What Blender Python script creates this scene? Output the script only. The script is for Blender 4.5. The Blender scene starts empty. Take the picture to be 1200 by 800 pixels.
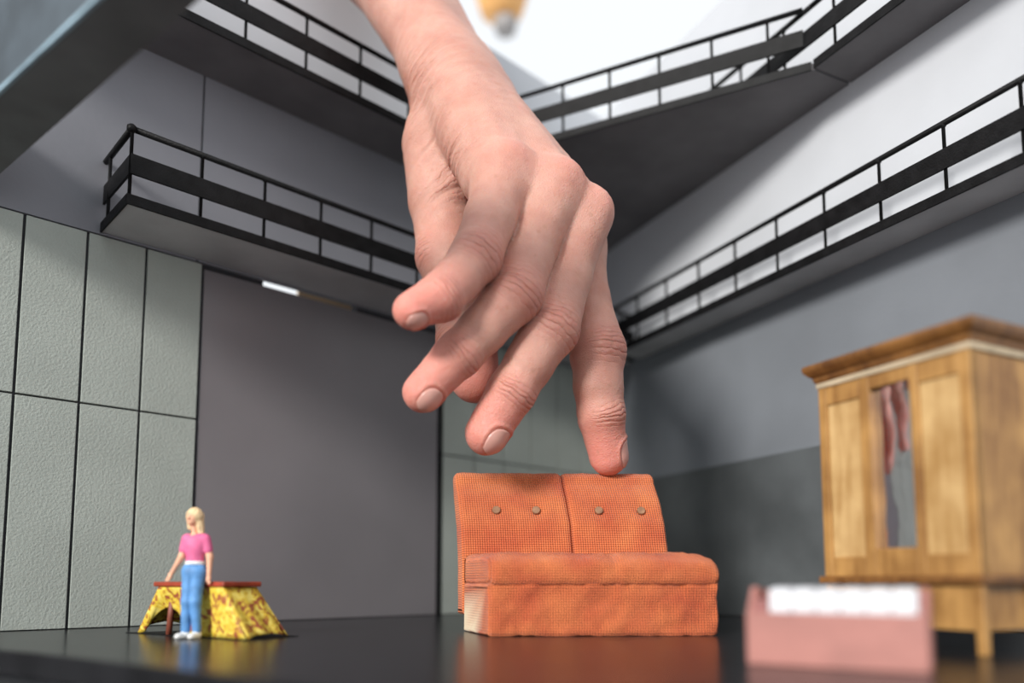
import bpy, bmesh, math, random
import numpy as np
from mathutils import Vector, Matrix, noise as mnoise

random.seed(4)
rng = np.random.default_rng(7)
scn = bpy.context.scene
COL = scn.collection

# ------------------------------------------------------------------ scale + camera
U = 0.00092            # one unit of the plan below, in metres (the place is a small stage model)
F = 900.0              # focal length in pixels of a 1200 px wide frame
PITCH = math.radians(5.5)
CAMH = 19.3            # lens height above the model floor, in plan units
CY = 680 - F * math.tan(PITCH)

cam_d = bpy.data.cameras.new('camera')
cam = bpy.data.objects.new('camera', cam_d)
COL.objects.link(cam)
cam.location = (0, 0, CAMH * U)
cam.rotation_euler = (math.pi / 2 + PITCH, 0, 0)
cam_d.sensor_width = 36
cam_d.lens = F / 1200 * 36
cam_d.shift_y = (CY - 400) / 1200
cam_d.clip_start = 0.003
cam_d.clip_end = 30
cam_d.dof.use_dof = True
cam_d.dof.focus_distance = 303 * U
cam_d.dof.aperture_fstop = 4.1
cam_d.dof.aperture_blades = 0
scn.camera = cam

# ------------------------------------------------------------------ light
world = bpy.data.worlds.new('room_light')
scn.world = world
world.use_nodes = True
wn = world.node_tree.nodes
wn['Background'].inputs[0].default_value = (0.93, 0.965, 1.0, 1)
wn['Background'].inputs[1].default_value = 1.05

sun_d = bpy.data.lights.new('window_sun', 'SUN')
sun = bpy.data.objects.new('window_sun', sun_d)
COL.objects.link(sun)
sun.rotation_euler = Vector((0.50, 0.80, -0.36)).to_track_quat('-Z', 'Y').to_euler()
sun_d.energy = 3.9
sun_d.angle = math.radians(13)
sun_d.color = (1.0, 0.965, 0.92)

scn.view_settings.view_transform = 'Standard'
scn.view_settings.look = 'None'
scn.view_settings.exposure = 0.0
scn.view_settings.gamma = 1.0
scn.view_settings.use_curve_mapping = False

# ------------------------------------------------------------------ pixel -> plan helpers
SP, CP = math.sin(PITCH), math.cos(PITCH)
def ray(px, py):
    x = (px - 600) / F; y = (CY - py) / F
    d = np.array([x, CP - y * SP, SP + y * CP])
    return d / d[1]
def at(px, py, Y):
    """photo direction px,py at forward distance Y (plan units, z above the floor)"""
    r = ray(px, py) * Y
    r[2] += CAMH
    return r
def depth(P):
    return P[1] * CP + (P[2] - CAMH) * SP

LU = np.array([.727, .6866]); LN = np.array([.6866, -.727]); W0 = np.array([-194., 294.])      # left wall
RV = np.array([.442, -.897]); RM = np.array([-.897, -.442]); R0 = np.array([194.6, 279.1])     # right wall
CORNER_S = 357.9; CORNER_A = -290.5
ZB = 166.2     # underside of the lower balconies
ZU = 255.6     # underside of the upper balconies
ZTOP = 361.0   # wall tops

def lp(s, off, z): q = W0 + LU * s + LN * off; return (q[0], q[1], z)
def rp(s, off, z): q = R0 + RV * s + RM * off; return (q[0], q[1], z)

# ------------------------------------------------------------------ materials
def new_mat(name):
    m = bpy.data.materials.new(name); m.use_nodes = True
    return m, m.node_tree, m.node_tree.nodes['Principled BSDF']

def mat(name, col, rough=.6, var=.06, vscale=60, bump=0, bscale=900, metal=0, spec=.5, col2=None, coat=0, detail=4):
    m, nt, b = new_mat(name)
    N, Lk = nt.nodes, nt.links
    tc = N.new('ShaderNodeTexCoord')
    nz = N.new('ShaderNodeTexNoise'); nz.inputs['Scale'].default_value = vscale; nz.inputs['Detail'].default_value = detail
    Lk.new(tc.outputs['Object'], nz.inputs['Vector'])
    cr = N.new('ShaderNodeValToRGB')
    c2 = col2 or tuple(min(1, c * (1 + var * 2)) for c in col)
    c1 = col if col2 else tuple(c * (1 - var * 2) for c in col)
    cr.color_ramp.elements[0].color = (*c1, 1); cr.color_ramp.elements[1].color = (*c2, 1)
    cr.color_ramp.elements[0].position = .32; cr.color_ramp.elements[1].position = .68
    Lk.new(nz.outputs['Fac'], cr.inputs['Fac'])
    Lk.new(cr.outputs['Color'], b.inputs['Base Color'])
    b.inputs['Roughness'].default_value = rough
    b.inputs['Metallic'].default_value = metal
    b.inputs['Specular IOR Level'].default_value = spec
    b.inputs['Coat Weight'].default_value = coat
    if bump:
        n2 = N.new('ShaderNodeTexNoise'); n2.inputs['Scale'].default_value = bscale; n2.inputs['Detail'].default_value = 3
        Lk.new(tc.outputs['Object'], n2.inputs['Vector'])
        bp = N.new('ShaderNodeBump'); bp.inputs['Strength'].default_value = bump; bp.inputs['Distance'].default_value = .0006
        Lk.new(n2.outputs['Fac'], bp.inputs['Height']); Lk.new(bp.outputs['Normal'], b.inputs['Normal'])
    return m

M = {}
M['tile'] = mat('sage_card', (.395, .43, .39), .8, .025, 40, .38, 1150)
M['grout'] = mat('dark_groove', (.035, .035, .04), .8)
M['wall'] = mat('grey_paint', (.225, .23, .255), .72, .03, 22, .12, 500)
M['wall_lit'] = mat('lit_grey_paint', (.52, .54, .57), .75, .02, 22, .1, 500)  # grey wall with the light painted in as a paler tone
M['wall_shade'] = mat('shaded_grey_paint', (.17, .185, .205), .7, .04, 22, .12, 500)  # grey wall with its shade painted in as a darker tone
M['dado'] = mat('charcoal_board', (.082, .09, .094), .55, .12, 30, .15, 500)
M['door'] = mat('satin_grey_panel', (.22, .205, .215), .36, .04, 14, .04, 300)
M['black'] = mat('black_paint', (.007, .007, .0075), .5, .2, 200, .35, 1500, spec=.14)
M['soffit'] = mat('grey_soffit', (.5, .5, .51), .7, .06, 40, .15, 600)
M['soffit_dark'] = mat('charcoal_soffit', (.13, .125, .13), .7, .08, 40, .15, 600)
M['floor'] = mat('black_gloss_floor', (.013, .013, .015), .24, .15, 60, .05, 700, spec=.22)
M['floor_edge'] = mat('black_edge', (.022, .023, .027), .35, .2, 80, .2, 700)
M['beam'] = mat('beam_grey', (.11, .112, .115), .65, .1, 50, .1, 500)
M['beam_face'] = mat('beam_blue_grey', (.05, .066, .08), .6, .15, 50, .1, 500)
M['beam_edge'] = mat('beam_pale_edge', (.27, .38, .45), .6, .15, 70)
M['chrome'] = mat('polished_steel', (.9, .9, .9), .12, .02, 50, metal=1)
M['brass'] = mat('polished_brass', (.95, .62, .35), .14, .05, 50, metal=1)
M['red_top'] = mat('red_lacquer', (.30, .045, .02), .35, .2, 180)
M['brown_leg'] = mat('red_brown_leg', (.22, .06, .035), .5, .2, 200)
M['hairm'] = mat('blonde_paint', (.80, .58, .33), .6, .1, 500, .5, 1500)
M['shirt'] = mat('pink_paint', (.72, .14, .30), .6, .06, 400)
M['jeans'] = mat('blue_paint', (.10, .27, .56), .6, .12, 300)
M['shoe'] = mat('white_paint', (.85, .85, .83), .6, .03, 200)
M['fskin'] = mat('flesh_paint', (.80, .42, .27), .6, .06, 300)
M['pink'] = mat('salmon_paint', (.36, .15, .125), .55, .06, 90, .2, 700)
M['pink_dark'] = mat('dusky_salmon', (.30, .11, .10), .6, .1, 90)
M['whitekey'] = mat('white_card', (.55, .56, .59), .5, .02, 90)
M['button'] = mat('bronze_button', (.30, .16, .09), .4, .15, 400, .2, 900, metal=.35)
M['orange_far'] = mat('amber_wood', (.72, .37, .12), .5, .15, 4)
M['pale_amber'] = mat('pale_amber_wood', (.95, .66, .40), .4, .04, 60)
M['lampmetal'] = mat('grey_metal', (.3, .28, .27), .5, .1, 5)
M['worn'] = mat('worn_white_edge', (.46, .37, .25), .7, .1, 150)

def cloth_mat():
    m, nt, b = new_mat('yellow_print_cloth')
    N, Lk = nt.nodes, nt.links
    tc = N.new('ShaderNodeTexCoord')
    nz = N.new('ShaderNodeTexNoise'); nz.inputs['Scale'].default_value = 330; nz.inputs['Detail'].default_value = 2; nz.inputs['Distortion'].default_value = 1.2
    Lk.new(tc.outputs['Object'], nz.inputs['Vector'])
    cr = N.new('ShaderNodeValToRGB')
    e = cr.color_ramp.elements
    e[0].position = .40; e[0].color = (.34, .08, .035, 1)
    e[1].position = .50; e[1].color = (.72, .50, .035, 1)
    x = e.new(.66); x.color = (.86, .70, .16, 1)
    Lk.new(nz.outputs['Fac'], cr.inputs['Fac']); Lk.new(cr.outputs['Color'], b.inputs['Base Color'])
    b.inputs['Roughness'].default_value = .6
    return m
M['cloth'] = cloth_mat()

def wood_mat(name, c1, c2, rough=.45):
    m, nt, b = new_mat(name)
    N, Lk = nt.nodes, nt.links
    tc = N.new('ShaderNodeTexCoord')
    mp = N.new('ShaderNodeMapping'); mp.inputs['Scale'].default_value = (420, 420, 45)
    Lk.new(tc.outputs['Object'], mp.inputs['Vector'])
    nz = N.new('ShaderNodeTexNoise'); nz.inputs['Scale'].default_value = 1; nz.inputs['Detail'].default_value = 6; nz.inputs['Distortion'].default_value = .6
    Lk.new(mp.outputs['Vector'], nz.inputs['Vector'])
    n2 = N.new('ShaderNodeTexNoise'); n2.inputs['Scale'].default_value = 70; n2.inputs['Detail'].default_value = 3
    Lk.new(tc.outputs['Object'], n2.inputs['Vector'])
    ad = N.new('ShaderNodeMath'); ad.operation = 'ADD'
    hm = N.new('ShaderNodeMath'); hm.operation = 'MULTIPLY'; hm.inputs[1].default_value = .9
    Lk.new(n2.outputs['Fac'], hm.inputs[0])
    h2 = N.new('ShaderNodeMath'); h2.operation = 'MULTIPLY'; h2.inputs[1].default_value = .6
    Lk.new(nz.outputs['Fac'], h2.inputs[0])
    Lk.new(hm.outputs[0], ad.inputs[0]); Lk.new(h2.outputs[0], ad.inputs[1])
    cr = N.new('ShaderNodeValToRGB')
    cr.color_ramp.elements[0].position = .55; cr.color_ramp.elements[0].color = (*c1, 1)
    cr.color_ramp.elements[1].position = .95; cr.color_ramp.elements[1].color = (*c2, 1)
    Lk.new(ad.outputs[0], cr.inputs['Fac']); Lk.new(cr.outputs['Color'], b.inputs['Base Color'])
    b.inputs['Roughness'].default_value = rough
    bp = N.new('ShaderNodeBump'); bp.inputs['Strength'].default_value = .25; bp.inputs['Distance'].default_value = .0004
    Lk.new(nz.outputs['Fac'], bp.inputs['Height']); Lk.new(bp.outputs['Normal'], b.inputs['Normal'])
    return m
M['oak'] = wood_mat('golden_oak', (.21, .095, .024), (.46, .25, .078))
M['oak_dark'] = wood_mat('dark_oak', (.10, .038, .009), (.25, .11, .028))
M['oak_pale'] = wood_mat('pale_oak', (.36, .20, .065), (.60, .40, .18))

def mirror_mat():
    m, nt, b = new_mat('smeared_mirror')
    N, Lk = nt.nodes, nt.links
    b.inputs['Metallic'].default_value = 1
    b.inputs['Base Color'].default_value = (.72, .70, .74, 1)
    tc = N.new('ShaderNodeTexCoord')
    nz = N.new('ShaderNodeTexNoise'); nz.inputs['Scale'].default_value = 90
    Lk.new(tc.outputs['Object'], nz.inputs['Vector'])
    mr = N.new('ShaderNodeMapRange'); mr.inputs['To Min'].default_value = .02; mr.inputs['To Max'].default_value = .14
    Lk.new(nz.outputs['Fac'], mr.inputs['Value']); Lk.new(mr.outputs['Result'], b.inputs['Roughness'])
    bp = N.new('ShaderNodeBump'); bp.inputs['Strength'].default_value = .12; bp.inputs['Distance'].default_value = .002
    Lk.new(nz.outputs['Fac'], bp.inputs['Height']); Lk.new(bp.outputs['Normal'], b.inputs['Normal'])
    return m
M['mirror'] = mirror_mat()

def fabric_mat(name, weave):
    """orange woven cloth; the object's own axes run along the weave; 'bare' attribute shows raw cream card"""
    m, nt, b = new_mat(name)
    N, Lk = nt.nodes, nt.links
    tc = N.new('ShaderNodeTexCoord')
    uv = N.new('ShaderNodeUVMap')
    n1 = N.new('ShaderNodeTexNoise'); n1.inputs['Scale'].default_value = 75; n1.inputs['Detail'].default_value = 5
    Lk.new(tc.outputs['Object'], n1.inputs['Vector'])
    cr = N.new('ShaderNodeValToRGB'); e = cr.color_ramp.elements
    e[0].position = .30; e[0].color = (.57, .098, .030, 1)
    e[1].position = .72; e[1].color = (.79, .215, .064, 1)
    Lk.new(n1.outputs['Fac'], cr.inputs['Fac'])
    sep = N.new('ShaderNodeSeparateXYZ'); Lk.new(uv.outputs['UV'], sep.inputs[0])
    def sine(sock, k):
        a = N.new('ShaderNodeMath'); a.operation = 'MULTIPLY'; a.inputs[1].default_value = k; Lk.new(sock, a.inputs[0])
        s = N.new('ShaderNodeMath'); s.operation = 'SINE'; Lk.new(a.outputs[0], s.inputs[0]); return s.outputs[0]
    k = 2 * math.pi / weave
    w = N.new('ShaderNodeMath'); w.operation = 'ADD'
    Lk.new(sine(sep.outputs[0], k), w.inputs[0]); Lk.new(sine(sep.outputs[1], k), w.inputs[1])
    n3 = N.new('ShaderNodeTexNoise'); n3.inputs['Scale'].default_value = 1500; Lk.new(tc.outputs['Object'], n3.inputs['Vector'])
    wa = N.new('ShaderNodeMath'); wa.operation = 'ADD'; Lk.new(w.outputs[0], wa.inputs[0]); Lk.new(n3.outputs['Fac'], wa.inputs[1])
    # thread shading put into the colour: weave hollows darker, crests lighter
    mr = N.new('ShaderNodeMapRange'); mr.inputs['From Min'].default_value = -1.2; mr.inputs['From Max'].default_value = 2.2
    mr.inputs['To Min'].default_value = .62; mr.inputs['To Max'].default_value = 1.18
    Lk.new(wa.outputs[0], mr.inputs['Value'])
    mx = N.new('ShaderNodeMix'); mx.data_type = 'RGBA'; mx.blend_type = 'MULTIPLY'; mx.inputs[0].default_value = 1
    Lk.new(cr.outputs['Color'], mx.inputs[6]); Lk.new(mr.outputs['Result'], mx.inputs[7])
    at_ = N.new('ShaderNodeAttribute'); at_.attribute_name = 'bare'
    m2 = N.new('ShaderNodeMix'); m2.data_type = 'RGBA'
    m2.inputs[7].default_value = (.80, .66, .46, 1)
    Lk.new(at_.outputs['Fac'], m2.inputs[0]); Lk.new(mx.outputs[2], m2.inputs[6])
    Lk.new(m2.outputs[2], b.inputs['Base Color'])
    b.inputs['Roughness'].default_value = .85
    b.inputs['Sheen Weight'].default_value = .15
    bp = N.new('ShaderNodeBump'); bp.inputs['Strength'].default_value = .7; bp.inputs['Distance'].default_value = .0003
    iv = N.new('ShaderNodeMath'); iv.operation = 'SUBTRACT'; iv.inputs[0].default_value = 1; Lk.new(at_.outputs['Fac'], iv.inputs[1])
    hh = N.new('ShaderNodeMath'); hh.operation = 'MULTIPLY'; Lk.new(wa.outputs[0], hh.inputs[0]); Lk.new(iv.outputs[0], hh.inputs[1])
    Lk.new(hh.outputs[0], bp.inputs['Height']); Lk.new(bp.outputs['Normal'], b.inputs['Normal'])
    return m
M['fabric'] = fabric_mat('orange_weave', .92)

def skin_mat():
    m, nt, b = new_mat('skin')
    N, Lk = nt.nodes, nt.links
    tc = N.new('ShaderNodeTexCoord')
    n1 = N.new('ShaderNodeTexNoise'); n1.inputs['Scale'].default_value = 75; n1.inputs['Detail'].default_value = 5; n1.inputs['Roughness'].default_value = .6
    Lk.new(tc.outputs['Object'], n1.inputs['Vector'])
    cr = N.new('ShaderNodeValToRGB'); e = cr.color_ramp.elements
    e[0].position = .33; e[0].color = (.51, .245, .187, 1)
    e[1].position = .70; e[1].color = (.61, .338, .267, 1)
    Lk.new(n1.outputs['Fac'], cr.inputs['Fac'])
    red = N.new('ShaderNodeAttribute'); red.attribute_name = 'red'
    m1 = N.new('ShaderNodeMix'); m1.data_type = 'RGBA'; m1.inputs[7].default_value = (.72, .27, .215, 1)
    Lk.new(red.outputs['Fac'], m1.inputs[0]); Lk.new(cr.outputs['Color'], m1.inputs[6])
    # freckles
    vo = N.new('ShaderNodeTexVoronoi'); vo.inputs['Scale'].default_value = 210
    Lk.new(tc.outputs['Object'], vo.inputs['Vector'])
    n4 = N.new('ShaderNodeTexNoise'); n4.inputs['Scale'].default_value = 140; Lk.new(tc.outputs['Object'], n4.inputs['Vector'])
    mr = N.new('ShaderNodeMapRange'); mr.inputs['From Min'].default_value = .10; mr.inputs['From Max'].default_value = .22
    mr.inputs['To Min'].default_value = .35; mr.inputs['To Max'].default_value = 0
    Lk.new(vo.outputs['Distance'], mr.inputs['Value'])
    gt = N.new('ShaderNodeMath'); gt.operation = 'GREATER_THAN'; gt.inputs[1].default_value = .55; Lk.new(n4.outputs['Fac'], gt.inputs[0])
    fm = N.new('ShaderNodeMath'); fm.operation = 'MULTIPLY'; Lk.new(mr.outputs['Result'], fm.inputs[0]); Lk.new(gt.outputs[0], fm.inputs[1])
    m2 = N.new('ShaderNodeMix'); m2.data_type = 'RGBA'; m2.inputs[7].default_value = (.42, .20, .13, 1)
    Lk.new(fm.outputs[0], m2.inputs[0]); Lk.new(m1.outputs[2], m2.inputs[6])
    Lk.new(m2.outputs[2], b.inputs['Base Color'])
    b.inputs['Roughness'].default_value = .5
    b.inputs['Specular IOR Level'].default_value = .4
    b.inputs['Subsurface Weight'].default_value = .5
    b.inputs['Subsurface Radius'].default_value = (1, .32, .18)
    b.inputs['Subsurface Scale'].default_value = .0045
    v2 = N.new('ShaderNodeTexVoronoi'); v2.inputs['Scale'].default_value = 1100; v2.feature = 'DISTANCE_TO_EDGE'
    Lk.new(tc.outputs['Object'], v2.inputs['Vector'])
    n5 = N.new('ShaderNodeTexNoise'); n5.inputs['Scale'].default_value = 420; n5.inputs['Detail'].default_value = 4
    Lk.new(tc.outputs['Object'], n5.inputs['Vector'])
    ad = N.new('ShaderNodeMath'); ad.operation = 'ADD'; Lk.new(v2.outputs['Distance'], ad.inputs[0]); Lk.new(n5.outputs['Fac'], ad.inputs[1])
    bp = N.new('ShaderNodeBump'); bp.inputs['Strength'].default_value = .55; bp.inputs['Distance'].default_value = .0005
    Lk.new(ad.outputs[0], bp.inputs['Height'])
    n6 = N.new('ShaderNodeTexNoise'); n6.inputs['Scale'].default_value = 260; n6.inputs['Detail'].default_value = 3; Lk.new(tc.outputs['Object'], n6.inputs['Vector'])
    prev = bp
    for pre, dist in (('joint', .0009), ('wrist', .0008)):
        ph = N.new('ShaderNodeAttribute'); ph.attribute_name = pre + '_phase'
        mk = N.new('ShaderNodeAttribute'); mk.attribute_name = pre + '_mask'
        nm = N.new('ShaderNodeMath'); nm.operation = 'MULTIPLY_ADD'; nm.inputs[1].default_value = 3.2
        Lk.new(n6.outputs['Fac'], nm.inputs[0]); Lk.new(ph.outputs['Fac'], nm.inputs[2])
        sn = N.new('ShaderNodeMath'); sn.operation = 'SINE'; Lk.new(nm.outputs[0], sn.inputs[0])
        ab = N.new('ShaderNodeMath'); ab.operation = 'ABSOLUTE'; Lk.new(sn.outputs[0], ab.inputs[0])
        pw = N.new('ShaderNodeMath'); pw.operation = 'POWER'; pw.inputs[1].default_value = .6; Lk.new(ab.outputs[0], pw.inputs[0])
        ml = N.new('ShaderNodeMath'); ml.operation = 'MULTIPLY'; Lk.new(pw.outputs[0], ml.inputs[0]); Lk.new(mk.outputs['Fac'], ml.inputs[1])
        b2 = N.new('ShaderNodeBump'); b2.inputs['Strength'].default_value = 1.0; b2.inputs['Distance'].default_value = dist
        Lk.new(ml.outputs[0], b2.inputs['Height']); Lk.new(prev.outputs['Normal'], b2.inputs['Normal'])
        prev = b2
    Lk.new(b2.outputs['Normal'], b.inputs['Normal'])
    return m
M['skin'] = skin_mat()
def nail_mat():
    m, nt, b = new_mat('fingernail')
    b.inputs['Base Color'].default_value = (.70, .37, .31, 1)
    b.inputs['Roughness'].default_value = .28
    b.inputs['Subsurface Weight'].default_value = .2
    b.inputs['Subsurface Radius'].default_value = (1, .4, .25)
    b.inputs['Subsurface Scale'].default_value = .002
    return m
M['nail'] = nail_mat()

# ------------------------------------------------------------------ object helpers (coordinates in plan units)
def link(name, me, m, parent=None):
    o = bpy.data.objects.new(name, me); COL.objects.link(o)
    if m is not None and not me.materials: me.materials.append(M[m] if isinstance(m, str) else m)
    if parent is not None: o.parent = parent
    return o
def mesh_from(name, V, Fc, smooth=False):
    me = bpy.data.meshes.new(name)
    me.from_pydata([tuple(float(c) * U for c in v) for v in V], [], [tuple(int(i) for i in f) for f in Fc])
    if smooth: me.polygons.foreach_set('use_smooth', [True] * len(me.polygons))
    me.update(); return me
def thing(name, label, cat, group=None, at_=(0, 0, 0)):
    o = bpy.data.objects.new(name, None); COL.objects.link(o)
    o.empty_display_size = .01
    o.location = tuple(c * U for c in at_)
    o['label'] = label; o['category'] = cat
    if group: o['group'] = group
    return o
def tag(o, label, cat=None, kind=None, group=None):
    o['label'] = label
    if cat: o['category'] = cat
    if kind: o['kind'] = kind
    if group: o['group'] = group
    return o
def keep(o, parent):
    """parent a mesh whose vertices are in plan space under a placed empty"""
    o.parent = parent
    o.matrix_parent_inverse = Matrix.Translation(parent.location).inverted()
    return o

def frame_box(org, ax, ay, lo, hi):
    """8 corners of a box in a local frame (ax, ay horizontal 2D, z up)"""
    V = []
    for c in (lo[2], hi[2]):
        for a, b in ((lo[0], lo[1]), (hi[0], lo[1]), (hi[0], hi[1]), (lo[0], hi[1])):
            q = np.asarray(org) + np.asarray(ax) * a + np.asarray(ay) * b
            V.append((q[0], q[1], c))
    Fc = [(0, 3, 2, 1), (4, 5, 6, 7), (0, 1, 5, 4), (1, 2, 6, 5), (2, 3, 7, 6), (3, 0, 4, 7)]
    return V, Fc
def box(name, org, ax, ay, lo, hi, m, parent=None, bev=0, seg=2):
    V, Fc = frame_box(org, ax, ay, lo, hi)
    me = mesh_from(name, V, Fc)
    bm = bmesh.new(); bm.from_mesh(me)
    bmesh.ops.recalc_face_normals(bm, faces=bm.faces)
    if bev: bmesh.ops.bevel(bm, geom=bm.edges[:], offset=bev * U, segments=seg, affect='EDGES', profile=.5)
    bm.to_mesh(me); bm.free()
    o = link(name, me, m)
    if parent is not None: keep(o, parent)
    return o
def prism(name, poly, z0, z1, m, parent=None, bev=0):
    n = len(poly)
    V = [(p[0], p[1], z0) for p in poly] + [(p[0], p[1], z1) for p in poly]
    Fc = [tuple(range(n))[::-1], tuple(range(n, 2 * n))] + [(i, (i + 1) % n, n + (i + 1) % n, n + i) for i in range(n)]
    me = mesh_from(name, V, Fc)
    bm = bmesh.new(); bm.from_mesh(me); bmesh.ops.recalc_face_normals(bm, faces=bm.faces)
    if bev: bmesh.ops.bevel(bm, geom=bm.edges[:], offset=bev * U, segments=2, affect='EDGES', profile=.5)
    bm.to_mesh(me); bm.free()
    o = link(name, me, m)
    if parent is not None: keep(o, parent)
    return o
def tube_geo(pts, rad, n=10):
    pts = [np.asarray(p, float) for p in pts]; V = []; Fc = []
    rad = rad if hasattr(rad, '__len__') else [rad] * len(pts)
    for i, p in enumerate(pts):
        d = pts[min(i + 1, len(pts) - 1)] - pts[max(i - 1, 0)]; d /= np.linalg.norm(d)
        a = np.cross(d, [0, 0, 1.]); a = a if np.linalg.norm(a) > .05 else np.cross(d, [1., 0, 0]); a /= np.linalg.norm(a); b = np.cross(d, a)
        for k in range(n):
            t = 2 * math.pi * k / n; V.append(p + (a * math.cos(t) + b * math.sin(t)) * rad[i])
    for i in range(len(pts) - 1):
        for k in range(n): Fc.append((i * n + k, i * n + (k + 1) % n, (i + 1) * n + (k + 1) % n, (i + 1) * n + k))
    Fc.append(tuple(range(n))[::-1]); Fc.append(tuple(range((len(pts) - 1) * n, len(pts) * n)))
    return V, Fc
def tube(name, pts, rad, m, parent=None, n=10):
    V, Fc = tube_geo(pts, rad, n)
    o = link(name, mesh_from(name, V, Fc, True), m)
    if parent is not None: keep(o, parent)
    return o

# ------------------------------------------------------------------ the setting
floor_poly = [lp(-190, -8, 0)[:2], lp(CORNER_S + 12, -8, 0)[:2], rp(60, -8, 0)[:2], (170, 18), (110, 42),
              (-50.6, 154.3), (-126.6, 208.1), (-150, 222.0), (-215, 240)]
fl = prism('floor', floor_poly, -7, 0, 'floor', bev=.5)
tag(fl, 'glossy black stage floor of the model', kind='structure')
lowpoly = [(-420, 60), (-420, 330), (-215, 300), (60, 600), (300, 250), (300, -60), (-150, -120)]
fl2 = prism('floor_base', lowpoly, -13, -7.05, 'floor_edge', bev=.5)
tag(fl2, 'dark base board below the edge of the stage floor', kind='structure')

SL0, SL1, SLZ0, SLZ1 = 100.5, 153.5, 161.3, 174.0     # a slit left open above the grey panel
V, Fc = [], []
for lo_, hi_ in (((-190, -7, .02), (CORNER_S - .2, -1.5, SLZ0)), ((-190, -7, SLZ1), (CORNER_S - .2, -1.5, ZTOP)),
                 ((-190, -7, SLZ0), (SL0, -1.5, SLZ1)), ((SL1, -7, SLZ0), (CORNER_S - .2, -1.5, SLZ1))):
    v_, f_ = frame_box(W0, LU, LN, lo_, hi_); n_ = len(V); V += v_; Fc += [tuple(i_ + n_ for i_ in q_) for q_ in f_]
wl = link('wall_left', mesh_from('wall_left', V, Fc), 'grout')
bm = bmesh.new(); bm.from_mesh(wl.data); bmesh.ops.recalc_face_normals(bm, faces=bm.faces); bm.to_mesh(wl.data); bm.free()
tag(wl, 'tall left wall of the model with sage tiles and a grey panel', kind='structure')
def board(s0, s1, z0, z1, m, name, t0=-1.5, t1=0, bev=.18, p=None):
    return box(name, W0, LU, LN, (s0, t0, z0), (s1, t1, z1), m, p or wl, bev)
# sage tiles each their own piece
G = .55
edges_l = [-184, -161, -138, -115, -92, -69, -46, -23, -.3, 22.6, 46, 70.6]
for i in range(len(edges_l) - 1):
    for z0, z1 in ((.3, 91.6), (92.4, 164.6)):
        board(edges_l[i] + G, edges_l[i + 1] - G, z0, z1, 'tile', 'tile')
edges_r = [211.5 + 24.2 * i for i in range(7)]
edges_r[-1] = CORNER_S - 1.0
for i in range(len(edges_r) - 1):
    for z0, z1 in ((.3, 91.6), (92.4, 164.6)):
        board(edges_r[i] + G, edges_r[i + 1] - G, z0, z1, 'tile', 'tile')
pnl = board(71.6, 208.2, .3, 162.7, 'door', 'panel', -1.5, -.6)
pnl['label'] = 'smooth satin grey panel between the sage tiles'
box('panel_edge_shade', W0, LU, LN, (208.5, -1.5, .2), (210.4, .5, 164.5), 'black', wl, .15)  # black strip stands in for the shadow along the panel's right edge
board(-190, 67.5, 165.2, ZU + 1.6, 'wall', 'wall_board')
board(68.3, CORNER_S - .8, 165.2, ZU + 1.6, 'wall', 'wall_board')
board(-190, CORNER_S - .8, ZU + 2.0, ZTOP - .3, 'wall_lit', 'wall_board')  # paler board puts the brightness above the gallery into the colour
bt = box('batten', W0, LU, LN, (131, -26, 150), (175, -24, 190), 'pale_amber', wl, .3)  # added to give the bright sliver its orange end
bt['label'] = 'amber wooden batten added behind the slit to colour the bright sliver orange'

wr = box('wall_right', R0, RV, RM, (CORNER_A - 4, -7, 0.02), (70, -1.5, ZTOP), 'grout', bev=.2)
tag(wr, 'tall grey right wall of the model with a charcoal dado', kind='structure')
box('wall_board', R0, RV, RM, (CORNER_A + .5, -1.5, 60), (70, 0, 168.2), 'wall_shade', wr, .15)  # darker board holds the painted shade of the lower wall
box('wall_board', R0, RV, RM, (CORNER_A + .5, -1.5, 168.4), (70, 0, ZTOP - .3), 'wall_lit', wr, .15)  # paler board holds the painted light of the sunlit patch
d_ = box('dado_panel', R0, RV, RM, (CORNER_A + .8, -1.4, .2), (70, 1.5, 84.6), 'dado', wr, .3)
d_['label'] = 'charcoal lower panel of the wall'

# foreground cross beam high on the near side
B0 = W0 + LU * -13.2 + LN * 25.0
B1 = np.array([-79.2, 182.1])
bd = B1 - B0; bl = np.linalg.norm(bd); bd /= bl; bn = np.array([bd[1], -bd[0]])
if bn @ np.array([0, 1.]) > 0: bn = -bn
beam = thing('trim_1', 'dark grey cross beam with pale blue edge reaching over the stage', None)
del beam['category']; beam['kind'] = 'structure'
# the far edge follows B0-B1; the beam narrows a little towards the wall
q = lambda a, b: B0 + bd * a + bn * b
prism('beam_body', [q(-24, 0), q(-24, 19), q(bl + 62, 13), q(bl + 62, 0)], ZB + .2, ZB + 34, 'beam', beam, .4)
prism('beam_edge', [q(-24, 19.1), q(-24, 20.2), q(bl + 62, 14.2), q(bl + 62, 13.1)], ZB + .2, ZB + 1.6, 'beam_edge', beam, .1)
prism('beam_face', [q(-24, 19.1), q(-24, 20.0), q(bl + 62, 14.0), q(bl + 62, 13.1)], ZB + 1.7, ZB + 34, 'beam_face', beam, .1)

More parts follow.
